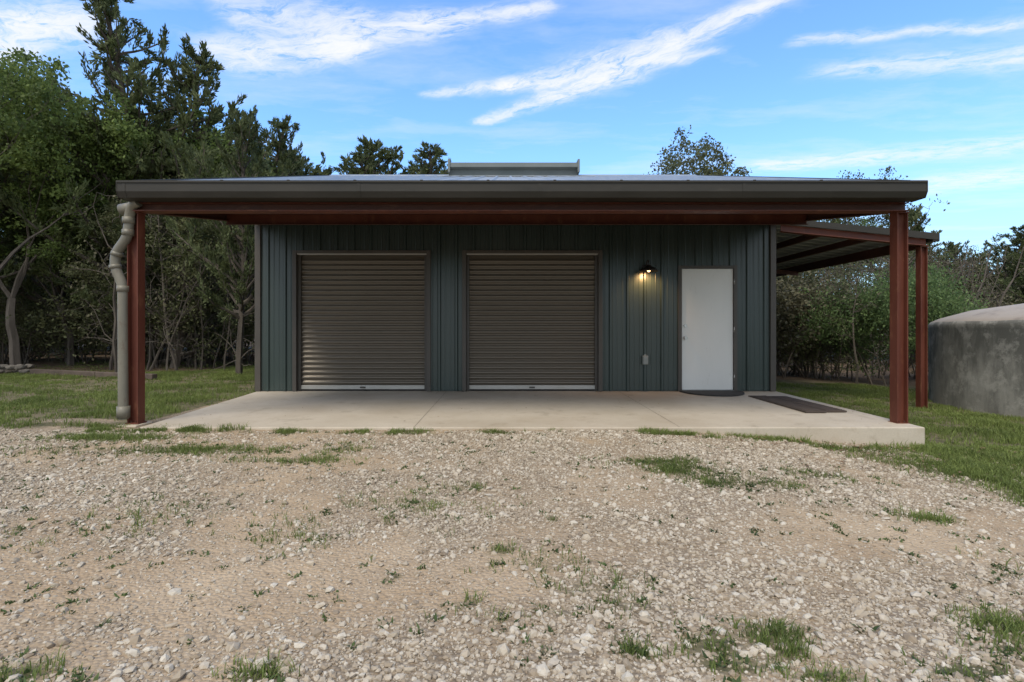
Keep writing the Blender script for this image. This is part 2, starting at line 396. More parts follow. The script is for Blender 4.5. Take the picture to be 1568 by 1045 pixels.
# ---------------------------------------------------------------- building
B=empty('metal_garage_building')
def ribprofile(u0,u1,base=0.0):
    pts=[]; p=.305
    k0=int(math.floor((u0-base)/p))-1; k1=int(math.ceil((u1-base)/p))+1
    for k in range(k0,k1):
        c=base+k*p
        pts+= [(c-.034,0),(c-.016,.03),(c+.016,.03),(c+.034,0),(c+.094,0),(c+.102,.005),(c+.114,.005),(c+.122,0),(c+.184,0),(c+.192,.005),(c+.204,.005),(c+.212,0)]
    def at(u):
        for a,b_ in zip(pts[:-1],pts[1:]):
            if a[0]<=u<=b_[0]: return a[1]+(b_[1]-a[1])*((u-a[0])/(b_[0]-a[0]+1e-9))
        return 0
    return [(u0,at(u0))]+[q for q in pts if u0<q[0]<u1]+[(u1,at(u1))]
def ribwall(name,segs,mapf,mat,parent,base=0):
    V=[];Fc=[]
    for (u0,u1,z0,z1) in segs:
        pr=ribprofile(u0,u1,base)
        o=len(V)
        for (u,off) in pr:
            V.append(mapf(u,off,z0)); V.append(mapf(u,off,z1(u) if callable(z1) else z1))
        for i in range(len(pr)-1): Fc.append((o+2*i,o+2*i+2,o+2*i+3,o+2*i+1))
    return poly(name,V,Fc,mat,parent)
RS=.299; ZE=2.80
def roofz(y): return ZE+(y-YE)*RS if y<13.45 else ZE+(2*13.45-y-YE)*RS
D1=(-3.76,-1.375); D2=(-.745,1.675); DD=(3.10,4.06); GH=2.475; DH=2.20
YB=17.4
ribwall('front_wall',[(XL,D1[0],0.01,3.7),(D1[0],D1[1],GH,3.7),(D1[1],D2[0],.01,3.7),(D2[0],D2[1],GH,3.7),(D2[1],DD[0],.01,3.7),(DD[0],DD[1],DH,3.7),(DD[1],XR,.01,3.7)],
        lambda u,o,z:(u,YW-o,z),M_wall,B,base=.03)
zt=lambda u: roofz(u)-.08
for nm,X0,sg in(('left_wall',XL,-1),('right_wall',XR,1)):
    ribwall(nm,[(YW,13.45,-.45,zt),(13.45,YB,-.45,zt)],lambda u,o,z,X0=X0,sg=sg:(X0+sg*o,u,z),M_wall,B)
ribwall('back_wall',[(XL,XR,-.45,3.7)],lambda u,o,z:(u,YB+o,z),M_wall,B)
box('foundation',XL+.02,XR-.02,YW+.04,YB-.02,-.5,-.004,M_slab,B,0)
V=[];Fc=[]
for z in(.12,1.05,2.0,2.7):
    k=-16
    while k<17:
        for du in(-.055,.25-.06):
            u=.03+k*.305+du
            if XL+.08<u<XR-.08 and not any(a-.06<u<b_+.06 and z<h for a,b_,h in((*D1,GH+.06),(*D2,GH+.06),(*DD,DH+.06))):
                o=len(V); s_=.007
                V+=[(u-s_,YW-.002,z-s_),(u+s_,YW-.002,z-s_),(u+s_,YW-.002,z+s_),(u-s_,YW-.002,z+s_),(u,YW-.007,z)]
                Fc+=[(o,o+1,o+4),(o+1,o+2,o+4),(o+2,o+3,o+4),(o+3,o,o+4)]
        k+=1
poly('siding_screws',V,Fc,M_trim,B)
for nm,xc_ in(('corner_trim_a',XL),('corner_trim_b',XR)):
    box(nm,xc_-.05,xc_+.05,YW-.045,YW+.08,.004,3.2,M_trim,B,.006)
def gdoor(nm,x0,x1):
    e=empty(nm); e.parent=B
    for s,xx in(('jamb_a',x0),('jamb_b',x1)):
        box(s,xx-.035,xx+.035,YW-.042,YW+.16,.003,GH+.035,M_trim,e,.004)
    box('head_trim',x0+.036,x1-.036,YW-.040,YW+.16,GH-.02,GH+.033,M_trim,e,.004)
    box('head_bar',x0+.04,x1-.04,YW-.02,YW+.05,GH-.042,GH-.0215,M_bar,e,.003)
    for s,xx in(('guide_a',x0+.036),('guide_b',x1-.086)):
        box(s,xx,xx+.05,YW+.035,YW+.15,.003,GH-.043,M_trim,e,.003)
    zs=[];N=25; p=(GH-.1-.1)/N; V=[];Fc=[]
    prof=[(0,0),(.10,.0),(.2,.010),(.36,.021),(.5,.025),(.66,.021),(.82,.010),(.92,.0)]
    for i in range(N):
        for (a_,o_) in prof: zs.append((.1+(i+a_)*p,o_))
    zs.append((.1+N*p+.06,0))
    for (z,o_) in zs: V+= [(x0+.08,YW+.10-o_,z),(x1-.08,YW+.10-o_,z)]
    for i in range(len(zs)-1): Fc.append((2*i,2*i+1,2*i+3,2*i+2))
    poly('curtain',V,Fc,M_curt,e,smooth=True)
    box('bottom_bar',x0+.08,x1-.08,YW+.06,YW+.115,.03,.102,M_bar,e,.005)
    box('bottom_seal',x0+.085,x1-.085,YW+.075,YW+.11,.002,.03,M_blk,e,.004)
    box('latch',(x0+x1)/2-.05,(x0+x1)/2+.05,YW+.048,YW+.06,.05,.08,M_trim,e,.003)
gdoor('rollup_door_a',*D1); gdoor('rollup_door_b',*D2)
E=empty('entry_door'); E.parent=B
x0,x1=DD
box('frame_a',x0-.045,x0+.02,YW-.038,YW+.1,.003,DH+.04,M_trim,E,.004)
box('frame_b',x1-.02,x1+.045,YW-.038,YW+.1,.003,DH+.04,M_trim,E,.004)
box('frame_head',x0+.021,x1-.021,YW-.036,YW+.1,DH-.015,DH+.038,M_trim,E,.004)
box('door_leaf',x0+.024,x1-.024,YW-.012,YW+.03,.03,DH-.019,M_white,E,.004)
box('threshold',x0+.021,x1-.021,YW-.06,YW+.05,.002,.026,M_vent,E,.004)
for z in(.95,1.17):
    cyl('rose',(x0+.085,YW-.012,z),(x0+.085,YW-.02,z),.034,.032,M_chrome,E)
    cyl('knob',(x0+.085,YW-.02,z),(x0+.085,YW-(.075 if z<1 else .035),z),.014 if z<1 else .022,.030 if z<1 else .02,M_chrome,E)
for z in(.25,1.1,1.95): cyl('hinge',(x1-.012,YW-.03,z-.05),(x1-.012,YW-.03,z+.05),.009,.009,M_chrome,E,10)
# roof
xl,xr=-4.42,4.78
Rf=empty('roof'); Rf.parent=B
def roofside(nm,ya,yb):
    pr=ribprofile(xl,xr,.1); V=[];Fc=[]
    for(u,o) in pr: V.append((u,ya,roofz(ya)+o)); V.append((u,yb,roofz(yb)+o))
    for i in range(len(pr)-1): Fc.append((2*i,2*i+2,2*i+3,2*i+1))
    poly(nm,V,Fc,M_galv,Rf)
roofside('roof_sheet_front',YE+.02,13.45); roofside('roof_sheet_back',13.45,20.7)
prism('ridge_cap',[(13.2,roofz(13.2)+.03),(13.45,roofz(13.45)+.05),(13.7,roofz(13.7)+.03),(13.7,roofz(13.7)+.012),(13.2,roofz(13.2)+.012)],'x',xl,xr,M_galv,Rf)
for nm,a_,b_ in(('rake_a',xl-.02,xl+.03),('rake_b',xr-.03,xr+.02)):
    prism(nm,[(YE+.12,roofz(YE+.12)+.04),(13.45,roofz(13.45)+.04),(20.7,roofz(20.7)+.04),(20.7,roofz(20.7)-.14),(13.45,roofz(13.45)-.14),(YE+.12,roofz(YE+.12)-.12)],'x',a_,b_,M_gut,Rf)
vx0,vx1=-1.40,1.78; yr=13.45; zr=4.97
prism('ridge_vent',[(yr-.22,zr-.04),(yr-.22,zr+.10),(yr-.36,zr+.13),(yr-.36,zr+.24),(yr,zr+.35),(yr+.36,zr+.24),(yr+.36,zr+.13),(yr+.22,zr+.10),(yr+.22,zr-.04)],'x',vx0,vx1,M_vent,Rf,.004)
box('vent_cap_a',vx0-.03,vx0+.02,yr-.39,yr+.39,zr+.0,zr+.32,M_vent,Rf,.006)
box('vent_cap_b',vx1-.02,vx1+.03,yr-.39,yr+.39,zr+.0,zr+.32,M_vent,Rf,.006)
gy0=YE-.13; dz=-.042
prism('gutter',[(a_,b_+dz) for a_,b_ in[(gy0+.03,2.655),(gy0,2.72),(gy0,2.815),(gy0-.012,2.818),(gy0-.012,2.842),(gy0+.012,2.842),(gy0+.012,2.70),(gy0+.04,2.67),(YE+.10,2.67),(YE+.10,2.82),(YE+.115,2.82),(YE+.115,2.655)]],'x',xl-.02,xr+.02,M_gut,B)
for nm,a_ in(('gutter_end_a',xl-.028),('gutter_end_b',xr+.021)):
    prism(nm,[(gy0+.03,2.65+dz),(gy0-.004,2.72+dz),(gy0-.004,2.838+dz),(YE+.12,2.85+dz),(YE+.12,2.65+dz)],'x',a_,a_+.008,M_gut,B)
for i,xx in enumerate((-4.38,-1.7,.37,2.7)):
    prism('gutter_seam',[(gy0+.028,2.652+dz),(gy0-.004,2.72+dz),(gy0-.004,2.814+dz),(gy0,2.814+dz),(gy0,2.72+dz),(gy0+.03,2.657+dz)],'x',xx,xx+.035,M_gut,B)
for k in range(12):
    xx=xl+.4+k*.76
    box('gutter_strap',xx,xx+.03,gy0-.008,YE+.11,2.845+dz,2.850+dz,M_gut,B,0)
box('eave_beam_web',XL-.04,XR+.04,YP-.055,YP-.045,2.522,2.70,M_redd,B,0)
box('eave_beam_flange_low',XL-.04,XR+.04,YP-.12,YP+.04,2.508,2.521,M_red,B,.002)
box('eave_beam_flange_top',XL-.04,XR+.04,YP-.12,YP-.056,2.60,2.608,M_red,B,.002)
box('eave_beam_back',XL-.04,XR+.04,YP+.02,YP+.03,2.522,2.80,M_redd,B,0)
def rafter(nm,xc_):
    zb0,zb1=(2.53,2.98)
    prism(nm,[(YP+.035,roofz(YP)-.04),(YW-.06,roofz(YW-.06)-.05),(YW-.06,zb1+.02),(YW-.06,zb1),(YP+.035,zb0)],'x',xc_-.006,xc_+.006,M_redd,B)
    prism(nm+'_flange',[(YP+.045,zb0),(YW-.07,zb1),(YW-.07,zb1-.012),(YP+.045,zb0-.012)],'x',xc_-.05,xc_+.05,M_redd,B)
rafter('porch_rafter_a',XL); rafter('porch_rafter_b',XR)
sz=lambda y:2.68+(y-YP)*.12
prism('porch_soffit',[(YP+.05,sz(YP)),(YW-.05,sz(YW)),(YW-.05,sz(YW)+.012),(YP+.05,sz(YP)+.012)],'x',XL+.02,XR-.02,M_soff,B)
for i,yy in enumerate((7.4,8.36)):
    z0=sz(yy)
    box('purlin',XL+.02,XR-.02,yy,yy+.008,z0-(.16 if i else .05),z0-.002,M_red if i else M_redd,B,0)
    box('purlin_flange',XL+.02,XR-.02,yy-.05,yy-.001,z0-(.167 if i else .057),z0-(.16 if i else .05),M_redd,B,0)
def ibeam(nm,xc_,yc_,z0,z1,w=.118,parent=B,cap=True):
    e=empty(nm); e.parent=parent
    h=w/2
    box('flange_a',xc_-h,xc_-h+.012,yc_-h,yc_+h,z0,z1,M_red,e,.002)
    box('flange_b',xc_+h-.012,xc_+h,yc_-h,yc_+h,z0,z1,M_red,e,.002)
    box('web',xc_-h+.0115,xc_+h-.0115,yc_-.006,yc_+.006,z0,z1,M_red,e,0)
    box('base_plate',xc_-h-.015,xc_+h+.015,yc_-h-.015,yc_+h+.015,z0-.002,z0+.014,M_red,e,.003)
    for sx in(-1,1):
        for sy in(-1,1): cyl('bolt',(xc_+sx*.03,yc_+sy*.045,z0+.01),(xc_+sx*.03,yc_+sy*.045,z0+.035),.010,.010,M_redd,e,6,False)
    if cap: box('cap_plate',xc_-h-.012,xc_+h+.012,yc_-h-.012,yc_+h+.01,z1-.012,z1,M_red,e,.003)
ibeam('porch_post_a',-4.47,YP,-.03,2.507,.13); ibeam('porch_post_b',4.745,YP,-.03,2.507,.13)
SF=6.12
poly_=[(-4.44,YW+.03),(4.82,YW+.03),(4.82,SF),(-4.22,SF)]
V=[];zt_=lambda y:-.024*(YW-y)/(YW-SF)
for (x_,y_) in poly_: V.append((x_,y_,zt_(y_)))
for (x_,y_) in poly_: V.append((x_,y_,-.5))
poly('concrete_slab',V,[(3,2,1,0),(4,5,6,7),(0,1,5,4),(1,2,6,5),(2,3,7,6),(3,0,4,7)],M_slab,None,.012)
box('post_footing',-4.60,-4.36,YP-.16,YP+.14,-.4,-.032,M_slab,None,.012)
for xx in(-1.06,2.0):
    poly('slab_joint',[(xx-.002,SF+.02,zt_(SF)+.0025),(xx+.002,SF+.02,zt_(SF)+.0025),(xx+.002,YW-.05,.0028),(xx-.002,YW-.05,.0028)],[(0,1,2,3)],M_matb)
def ribmat(x0,x1,y0,y1):
    e=empty('door_mat'); box('mat_base',x0,x1,y0,y1,-.01,.010,M_matb,e,.003)
    for k in range(int((y1-y0-.04)/.05)): box('mat_rib',x0+.015,x1-.015,y0+.03+k*.05,y0+.055+k*.05,.0105,.016,M_matb,e,0)
ribmat(4.00,4.28,7.1,8.8); ribmat(4.30,4.58,7.15,8.74)
V=[(3.60+.54*math.cos(a),YW-.07-.66*math.sin(a)) for a in np.linspace(0,math.pi,24)]
prism('door_mat',V,'z',.001,.022,M_blk,None,.003)
ob=empty('outlet_box'); ox=(987-CX)/86
box('cover',ox-.05,ox+.05,YW-.075,YW-.03,.48,.64,M_box,ob,.01); box('conduit_body',ox-.02,ox+.02,YW-.05,YW-.032,.64,.66,M_box,ob,.004)
box('lid',ox-.042,ox+.042,YW-.092,YW-.0755,.49,.62,M_box,ob,.01)
# barn light
L=empty('wall_lamp'); lx=(988-CX)/86; lz=2.13
M_lamp=surf('bronze_lamp',(.03,.022,.018),(.055,.043,.035),5,.4,.3)
box('back_plate',lx-.06,lx+.06,YW-.05,YW-.031,lz+.0,lz+.12,M_lamp,L,.01)
tube('gooseneck',[(lx,YW-.05,lz+.06),(lx,YW-.12,lz+.17),(lx,YW-.22,lz+.18),(lx,YW-.24,lz+.06)],.011,M_lamp,L)
n=28;V=[];Fc=[]
prof=[(.03,.10),(.045,.08),(.06,.06),(.10,.045),(.155,.0),(.16,-.022),(.152,-.02),(.10,.03),(.055,.045),(.03,.06)]
for (q,z) in prof:
    for i in range(n): V.append((lx+q*math.cos(2*math.pi*i/n),YW-.24+q*math.sin(2*math.pi*i/n),lz+z))
for j in range(len(prof)-1):
    for i in range(n): Fc.append((j*n+i,j*n+(i+1)%n,(j+1)*n+(i+1)%n,(j+1)*n+i))
Fc.append(tuple(range(n)))
poly('shade',V,Fc,M_lamp,L,smooth=True)
mb=bpy.data.materials.new('lit_bulb'); mb.use_nodes=True; tb=NT(mb.node_tree); bb=tb.n['Principled BSDF']
bb.inputs['Emission Color'].default_value=(1,.62,.25,1); bb.inputs['Emission Strength'].default_value=5
bm=bmesh.new(); bmesh.ops.create_uvsphere(bm,u_segments=16,v_segments=10,radius=.028); me=bpy.data.meshes.new('bulb'); bm.to_mesh(me); bm.free(); me.materials.append(mb)
obj('bulb',me,L,(lx,YW-.24,lz-.004))
ld=bpy.data.lights.new('lamp_light','SPOT'); ld.energy=26; ld.color=(1,.55,.22); ld.shadow_soft_size=.04; ld.spot_size=rad(140); ld.spot_blend=.8
lo=bpy.data.objects.new('lamp_light',ld); lo.location=(lx,YW-.22,lz-.045); lo.rotation_euler=Vector((0,.55,-.85)).to_track_quat('-Z','Y').to_euler(); link(lo,L)
# downspout
def pxf(px,py,y): return ((px-CX)*y/F,y,CAMZ+(HZ-py)*y/F)
DS=empty('downspout'); yd=6.36
pts=[(-4.36,yd-.05,2.61),(-4.46,yd-.03,2.57),pxf(198,332,yd),pxf(196,362,yd),pxf(177,388,yd),pxf(176,410,yd),pxf(188,436,yd),pxf(189,642,yd)]
pts=[tuple(p) for p in pts]
tube('pipe',pts,.055,M_pipe,DS)
def collar(a,b_,r_=.064): cyl('coupling',a,b_,r_,r_,M_pipe,DS)
collar(pxf(197,333,yd),pxf(197,343,yd),.067); collar(pxf(196,352,yd),pxf(196,361,yd)); collar(pxf(180,386,yd),pxf(178,392,yd)); collar(pxf(188,438,yd),pxf(188,447,yd)); collar(pxf(176,406,yd),pxf(177,412,yd)); collar(pxf(189,622,yd),pxf(189,640,yd),.07)
cyl('leaf_head',(-4.60,yd,2.53),(-4.44,yd,2.56),.068,.068,M_pipe,DS)
# side lean-to
A=empty('lean_to'); A.parent=B
yl=9.3; yl2=17.3; xo=7.45
lz_=lambda x:3.0-(x-4.8)*.100
def shed(nm):
    V=[];Fc=[]; pr=ribprofile(yl+.05,yl2,.1)
    for(u,o) in pr: V.append((4.80,u,lz_(4.8)-o*.6)); V.append((xo,u,lz_(xo)-o*.6))
    for i in range(len(pr)-1): Fc.append((2*i,2*i+2,2*i+3,2*i+1))
    poly(nm,V,Fc,M_galv,A)
shed('lean_to_sheet')
poly('lean_to_top',[(4.8,yl+.03,lz_(4.8)+.03),(xo,yl+.03,lz_(xo)+.03),(xo,yl2,lz_(xo)+.03),(4.8,yl2,lz_(4.8)+.03)],[(0,1,2,3)],M_galv,A)
prism('lean_to_front_trim',[(4.83,lz_(4.83)+.05),(xo+.1,lz_(xo)+.045),(xo+.1,lz_(xo)-.07),(4.83,lz_(4.83)-.055)],'y',yl-.02,yl+.0,M_gut,A)
prism('lean_to_front_rafter',[(4.83,lz_(4.83)-.05),(7.38,lz_(7.38)-.05),(7.38,lz_(7.38)-.17),(4.83,lz_(4.83)-.17)],'y',yl+.06,yl+.07,M_red,A)
prism('lean_to_front_flange',[(4.83,lz_(4.83)-.17),(7.38,lz_(7.38)-.17),(7.38,lz_(7.38)-.18),(4.83,lz_(4.83)-.18)],'y',yl+.0,yl+.12,M_red,A)
for k,(xx,dz_) in enumerate(((5.6,.12),(6.45,.12),(7.32,.18))):
    box('lean_to_purlin',xx-.03,xx+.03,yl+.08,yl2,lz_(xx)-.04-dz_,lz_(xx)-.045,M_redd,A,0)
for yy in(13.3,yl2-.1):
    prism('lean_to_rafter',[(4.83,lz_(4.83)-.20),(7.3,lz_(7.3)-.20),(7.3,lz_(7.3)-.30),(4.83,lz_(4.83)-.30)],'y',yy,yy+.06,M_redd,A)
ibeam('lean_to_post',7.32,yl2-.1,-.45,lz_(7.32)-.28,.12,A)
box('lean_to_gutter',xo+.0,xo+.12,yl-.01,yl2,lz_(xo)-.09,lz_(xo)+.04,M_gut,A,.004)
ibeam('lean_to_post',7.33,yl+.09,-.36,lz_(7.31)-.19,.12,A)
box('post_footing',7.17,7.62,yl-.16,yl+.35,-.6,-.362,M_slab,None,.015)
# water tank
TC=(11.3,9.0); TR=3.25
T=empty('concrete_water_tank')
n=96;V=[];Fc=[]
prof=[(TR,-.9),(TR,.3),(TR,1.12),(TR+.015,1.19),(TR-.02,1.25),(TR-.15,1.32),(TR*.8,1.48),(TR*.5,1.63),(TR*.25,1.69),(0.01,1.71)]
for j,(q,z) in enumerate(prof):
    for i in range(n):
        a_=2*math.pi*i/n; w_=1+.003*math.sin(a_*5+j)
        V.append((TC[0]+q*w_*math.cos(a_),TC[1]+q*w_*math.sin(a_),z+(.02*(vn(a_*6,0,2,4)-.5) if 2<=j<7 else 0)))
for j in range(len(prof)-1):
    for i in range(n): Fc.append((j*n+i,j*n+(i+1)%n,(j+1)*n+(i+1)%n,(j+1)*n+i))
o=poly('tank_shell',V,Fc,M_tank,T,smooth=True); o.data.materials.append(M_tankr)
for p in o.data.polygons:
    if p.index>=n*4: p.material_index=1
# left border
def hg(x,y): return float(H(x,y))
for (pa,pb) in(((50,573),(150,578)),((150,578),(238,582))):
    a_=gp(*pa);b_=gp(*pb); z=hg(*a_)
    ang=math.atan2(b_[1]-a_[1],b_[0]-a_[0]); Lh=math.hypot(b_[0]-a_[0],b_[1]-a_[1])
    o=box('landscape_timber',-Lh/2,Lh/2-.02,-.07,.07,0,.13,M_timber,None,.015); o.location=((a_[0]+b_[0])/2,(a_[1]+b_[1])/2,z); o.rotation_euler=(0,0,ang)
rs=np.random.default_rng(4); SB=empty('stone_border')
for k in range(14):
    px=-40+k*6.5; x_,y_=gp(px,572+rs.uniform(-1,1)); z=hg(x_,y_)
    bm=bmesh.new(); bmesh.ops.create_icosphere(bm,subdivisions=2,radius=.13)
    for v in bm.verts: v.co*=rs.uniform(.85,1.15); v.co.z*=.55
    me=bpy.data.meshes.new('stone'); bm.to_mesh(me); bm.free(); me.materials.append(M_stone)
    o=obj('stone',me,SB,(x_,y_,z+.05+(.12 if k%2 else 0))); o.rotation_euler=(0,0,rs.uniform(0,6))

# ---------------------------------------------------------------- trees
def tubes_np(segs,ns=6):
    V=[];Fs=[];o=0
    ang=np.arange(ns)*2*np.pi/ns
    for pts,rads in segs:
        pts=np.asarray(pts);k=len(pts)
        d=np.gradient(pts,axis=0); d/=np.linalg.norm(d,axis=1)[:,None]+1e-9
        up=np.where(np.abs(d[:,2:3])>.9,[[1,0,0]],[[0,0,1]])
        a=np.cross(d,up); a/=np.linalg.norm(a,axis=1)[:,None]+1e-9; b_=np.cross(d,a)
        ring=pts[:,None,:]+(a[:,None,:]*np.cos(ang)[None,:,None]+b_[:,None,:]*np.sin(ang)[None,:,None])*np.asarray(rads)[:,None,None]
        V.append(ring.reshape(-1,3))
        idx=o+np.arange(k*ns).reshape(k,ns); nxt=np.roll(idx,-1,axis=1)
        Fs.append(np.stack([idx[:-1].ravel(),nxt[:-1].ravel(),nxt[1:].ravel(),idx[1:].ravel()],1)); o+=k*ns
    return np.concatenate(V),np.concatenate(Fs)
def leaves_np(c,d,l,w,r):
    n=len(c); d=d/(np.linalg.norm(d,axis=1)[:,None]+1e-9)
    s=np.cross(d,r.normal(size=(n,3))); s/=np.linalg.norm(s,axis=1)[:,None]+1e-9
    l=l[:,None];w=w[:,None]
    v=np.stack([c,c+d*l*.5+s*w*.5,c+d*l,c+d*l*.5-s*w*.5],1).reshape(-1,3)
    return v,np.arange(n*4).reshape(n,4)
def branch(p,d,L,r0,r,n=6,up=.0,wob=.12):
    pts=[p];d=d/np.linalg.norm(d)
    for i in range(n):
        d=d+r.normal(0,wob,3)+np.array([0,0,up]); d/=np.linalg.norm(d); pts.append(pts[-1]+d*L/n)
    return np.array(pts),np.linspace(r0,max(r0*.25,.004),n+1)
def build_tree(name,kind,Ht,R,seed,nl,leafmat,low=.15,ls=1.3):
    r=np.random.default_rng(seed); segs=[]; cl=[]
    if kind=='cedar':
        tr,rr_=branch(np.zeros(3)-[0,0,.2],np.array([r.normal(0,.05),r.normal(0,.05),1.]),Ht*.97,.018*Ht+.02,r,12,.05,.08); segs.append((tr,rr_))
        nb=int(11*Ht)
        for i in range(nb):
            tt=low+(1-low)*(i+r.random())/nb; k=tt*12; j=min(int(k),11); p=tr[j]+(tr[j+1]-tr[j])*(k-j)
            prof=(min(1,(1-tt)*1.5+.05))**.8*(.55+.45*min(1,(tt-low)/.2+.3))
            L=R*prof*r.uniform(.35,1.35); az=i*2.4+r.normal(0,.5); el=r.uniform(.1,.9)
            d=np.array([np.cos(az),np.sin(az),el])
            b_,br=branch(p,d,L,.010*Ht*(1-tt*.7),r,6,.10,.15); segs.append((b_,br))
            m=max(3,int(L*4.6))
            for q in range(m):
                u=.25+.78*(q+r.random())/m; kk=min(u,.999)*6; jj=int(kk); c=b_[jj]+(b_[jj+1]-b_[jj])*(kk-jj)
                dd=b_[jj+1]-b_[jj]; dd/=np.linalg.norm(dd); side=r.normal(0,.75,3)+np.array([0,0,.2]); sd=dd*.8+side
                ln=r.uniform(.25,.65)*(.6+.4*prof); c2=c+sd/np.linalg.norm(sd)*ln*.65
                cl.append((c,c2,ln*.24,sd))
                if r.random()<.35: segs.append((np.array([c,(c+c2)/2+r.normal(0,.02,3),c2]),[.008,.006,.004]))
        for i in range(12):
            tt=r.uniform(.06,low+.1); p=tr[int(tt*12)]; az=r.uniform(0,6.3)
            segs.append(branch(p,np.array([np.cos(az),np.sin(az),r.uniform(-.1,.5)]),r.uniform(.5,1.8),.018,r,5,0,.25))
    elif kind=='stems':
        for k in range(6):
            b_,br=branch(np.array([r.normal(0,.8),r.normal(0,.8),-.2]),np.array([r.normal(0,.18),r.normal(0,.18),1.]),Ht*r.uniform(.7,1.),r.uniform(.02,.05),r,9,.03,.12); segs.append((b_,br))
            for q in range(12):
                u=r.integers(2,9); az=r.uniform(0,6.3); bb_,bbr=branch(b_[u],np.array([np.cos(az),np.sin(az),r.uniform(0,1.)]),r.uniform(.5,1.5),.012,r,5,.02,.25); segs.append((bb_,bbr))
                for w_ in range(3):
                    c=bb_[r.integers(2,6)]; segs.append(branch(c,r.normal(0,1,3),r.uniform(.2,.6),.006,r,3,0,.3))
                    cl.append((c,c+r.normal(0,.15,3),r.uniform(.15,.3),r.normal(0,1,3)))
    else:
        ntr=1 if kind=='oak' else 4
        stack=[]
        for k in range(ntr):
            d=np.array([r.normal(0,.1 if ntr==1 else .45),r.normal(0,.1 if ntr==1 else .45),1.])
            L0=Ht*(low+.12) if ntr==1 else Ht*.35
            b_,br=branch(np.array([r.normal(0,.1 if ntr>1 else 0),r.normal(0,.1 if ntr>1 else 0),-.2]),d,L0,(.014*Ht+.015)*(1 if ntr==1 else .45),r,6,.03,.09)
            br=np.linspace(br[0],br[0]*.7,7); segs.append((b_,br)); stack.append((b_[-1],b_[-1]-b_[-2],br[-1],Ht*.34,0))
        while stack:
            p,d,rad_,L,dep=stack.pop(); d=d/np.linalg.norm(d)
            nchild=r.integers(3,5) if dep<2 else r.integers(2,4)
            for c_ in range(nchild):
                dv=d+r.normal(0,.62,3)*np.array([1,1,.7])+np.array([0,0,.12]); hor=R/Ht*1.5; dv=dv*np.array([hor,hor,1.])
                LL=L*r.uniform(.6,1.05)
                b_,br=branch(p,dv,LL,rad_*.62,r,5,.03,.16); segs.append((b_,br))
                if dep<3: stack.append((b_[-1],b_[-1]-b_[-2],br[0]*.6,L*.66,dep+1))
                if dep>=1:
                    for q in range(3 if dep<3 else 4):
                        u=r.integers(2,6); c=b_[u]; cl.append((c,c+r.normal(0,.22,3),r.uniform(.12,.30),r.normal(0,1,3)))
    ncl=len(cl); per=max(4,int(nl/ncl))
    C0=np.array([c[0] for c in cl]);C1=np.array([c[1] for c in cl]);CR=np.array([c[2] for c in cl]);CD=np.array([c[3] for c in cl]);CD/=np.linalg.norm(CD,axis=1)[:,None]
    ctint=r.random(ncl); N=ncl*per
    if kind=='cedar':
        u=r.random((N,1)); base=np.repeat(C0,per,0)*(1-u)+np.repeat(C1+(C1-C0)*.4,per,0)*u
        off=r.normal(0,1,(N,3))*np.repeat(CR,per)[:,None]*.5*(1.1-u*.7)
        c=base+off; d=np.repeat(CD,per,0)*1.0+off*2.5+r.normal(0,.35,(N,3))+[0,0,.25]
        l=r.uniform(.07,.15,N)*ls; w=r.uniform(.024,.045,N)*ls
    else:
        off=r.normal(0,1,(N,3)); off/=np.linalg.norm(off,axis=1)[:,None]; off*=(r.random((N,1))**.45)*np.repeat(CR,per)[:,None]*1.25
        off[:,2]*=.7; c=np.repeat(C1,per,0)+off; d=r.normal(0,1,(N,3))
        l=r.uniform(.05,.095,N)*ls; w=l*r.uniform(.45,.7,N)
    V1,F1=tubes_np(segs,5); V2,F2=leaves_np(c,d,l,w,r)
    tint=np.clip(np.repeat(ctint,per)*.65+r.normal(0,.22,N)+.12,0,1)
    V=np.concatenate([V1,V2]); Fa=np.concatenate([F1,F2+len(V1)])
    zt_=np.percentile(V[:,2],99.9); V*=Ht/zt_
    mi=np.concatenate([np.zeros(len(F1)),np.ones(len(F2))])
    return mesh_np(name,V,Fa,[M_bark,leafmat],{'tint':np.concatenate([np.zeros(len(V1)),np.repeat(tint,4)])},mi)
CED=[build_tree('cedar_a','cedar',9,2.9,11,33000,M_ced,.20,1.2),build_tree('cedar_b','cedar',8,3.1,12,32000,M_ced,.24,1.2),build_tree('cedar_c','cedar',7,2.7,13,27000,M_ced,.10,1.2)]
OAK=[build_tree('oak_a','oak',7,3.2,21,30000,M_oak,.14,1.15),build_tree('oak_b','oak',7,3.0,22,27000,M_oak,.16,1.15)]
SPA=[build_tree('oak_s','oak',7,3.0,23,13000,M_und,.2,1.2)]
SHR=[build_tree('shrub_a','shrub',3,1.7,31,20000,M_shr,.1,1.0),build_tree('shrub_b','shrub',3,1.8,32,9000,M_und,.1,1.2),build_tree('shrub_c','shrub',3,1.8,33,7500,M_bru,.1,1.2)]
TW=[build_tree('twig_a','stems',5,2.0,41,2600,M_und,.1,1.1),build_tree('twig_b','stems',5,2.0,42,1400,M_bru,.1,1.),build_tree('twig_c','shrub',3,2.0,43,1800,M_und,.1,1.)]
HT={'cedar_a':9,'cedar_b':8,'cedar_c':7,'oak_a':7,'oak_b':7,'oak_s':7,'shrub_a':3,'shrub_b':3,'shrub_c':3,'twig_a':5,'twig_b':5,'twig_c':3}
def place(name,me,px,depth,top=None,height=None,wid=1.,rot=0,parent=None):
    x=(px-CX)*depth/F; z=float(H(x,depth))
    h=height if height else (CAMZ+(HZ-top)*depth/F-z)
    s=h/HT[me.name]
    o=obj(name,me,parent,(x,depth,z-.03)); o.scale=(s*wid,s*wid,s); o.rotation_euler=(0,0,rot); return o
place('cedar_tree',CED[0],190,16.5,12,wid=.85,rot=.4)
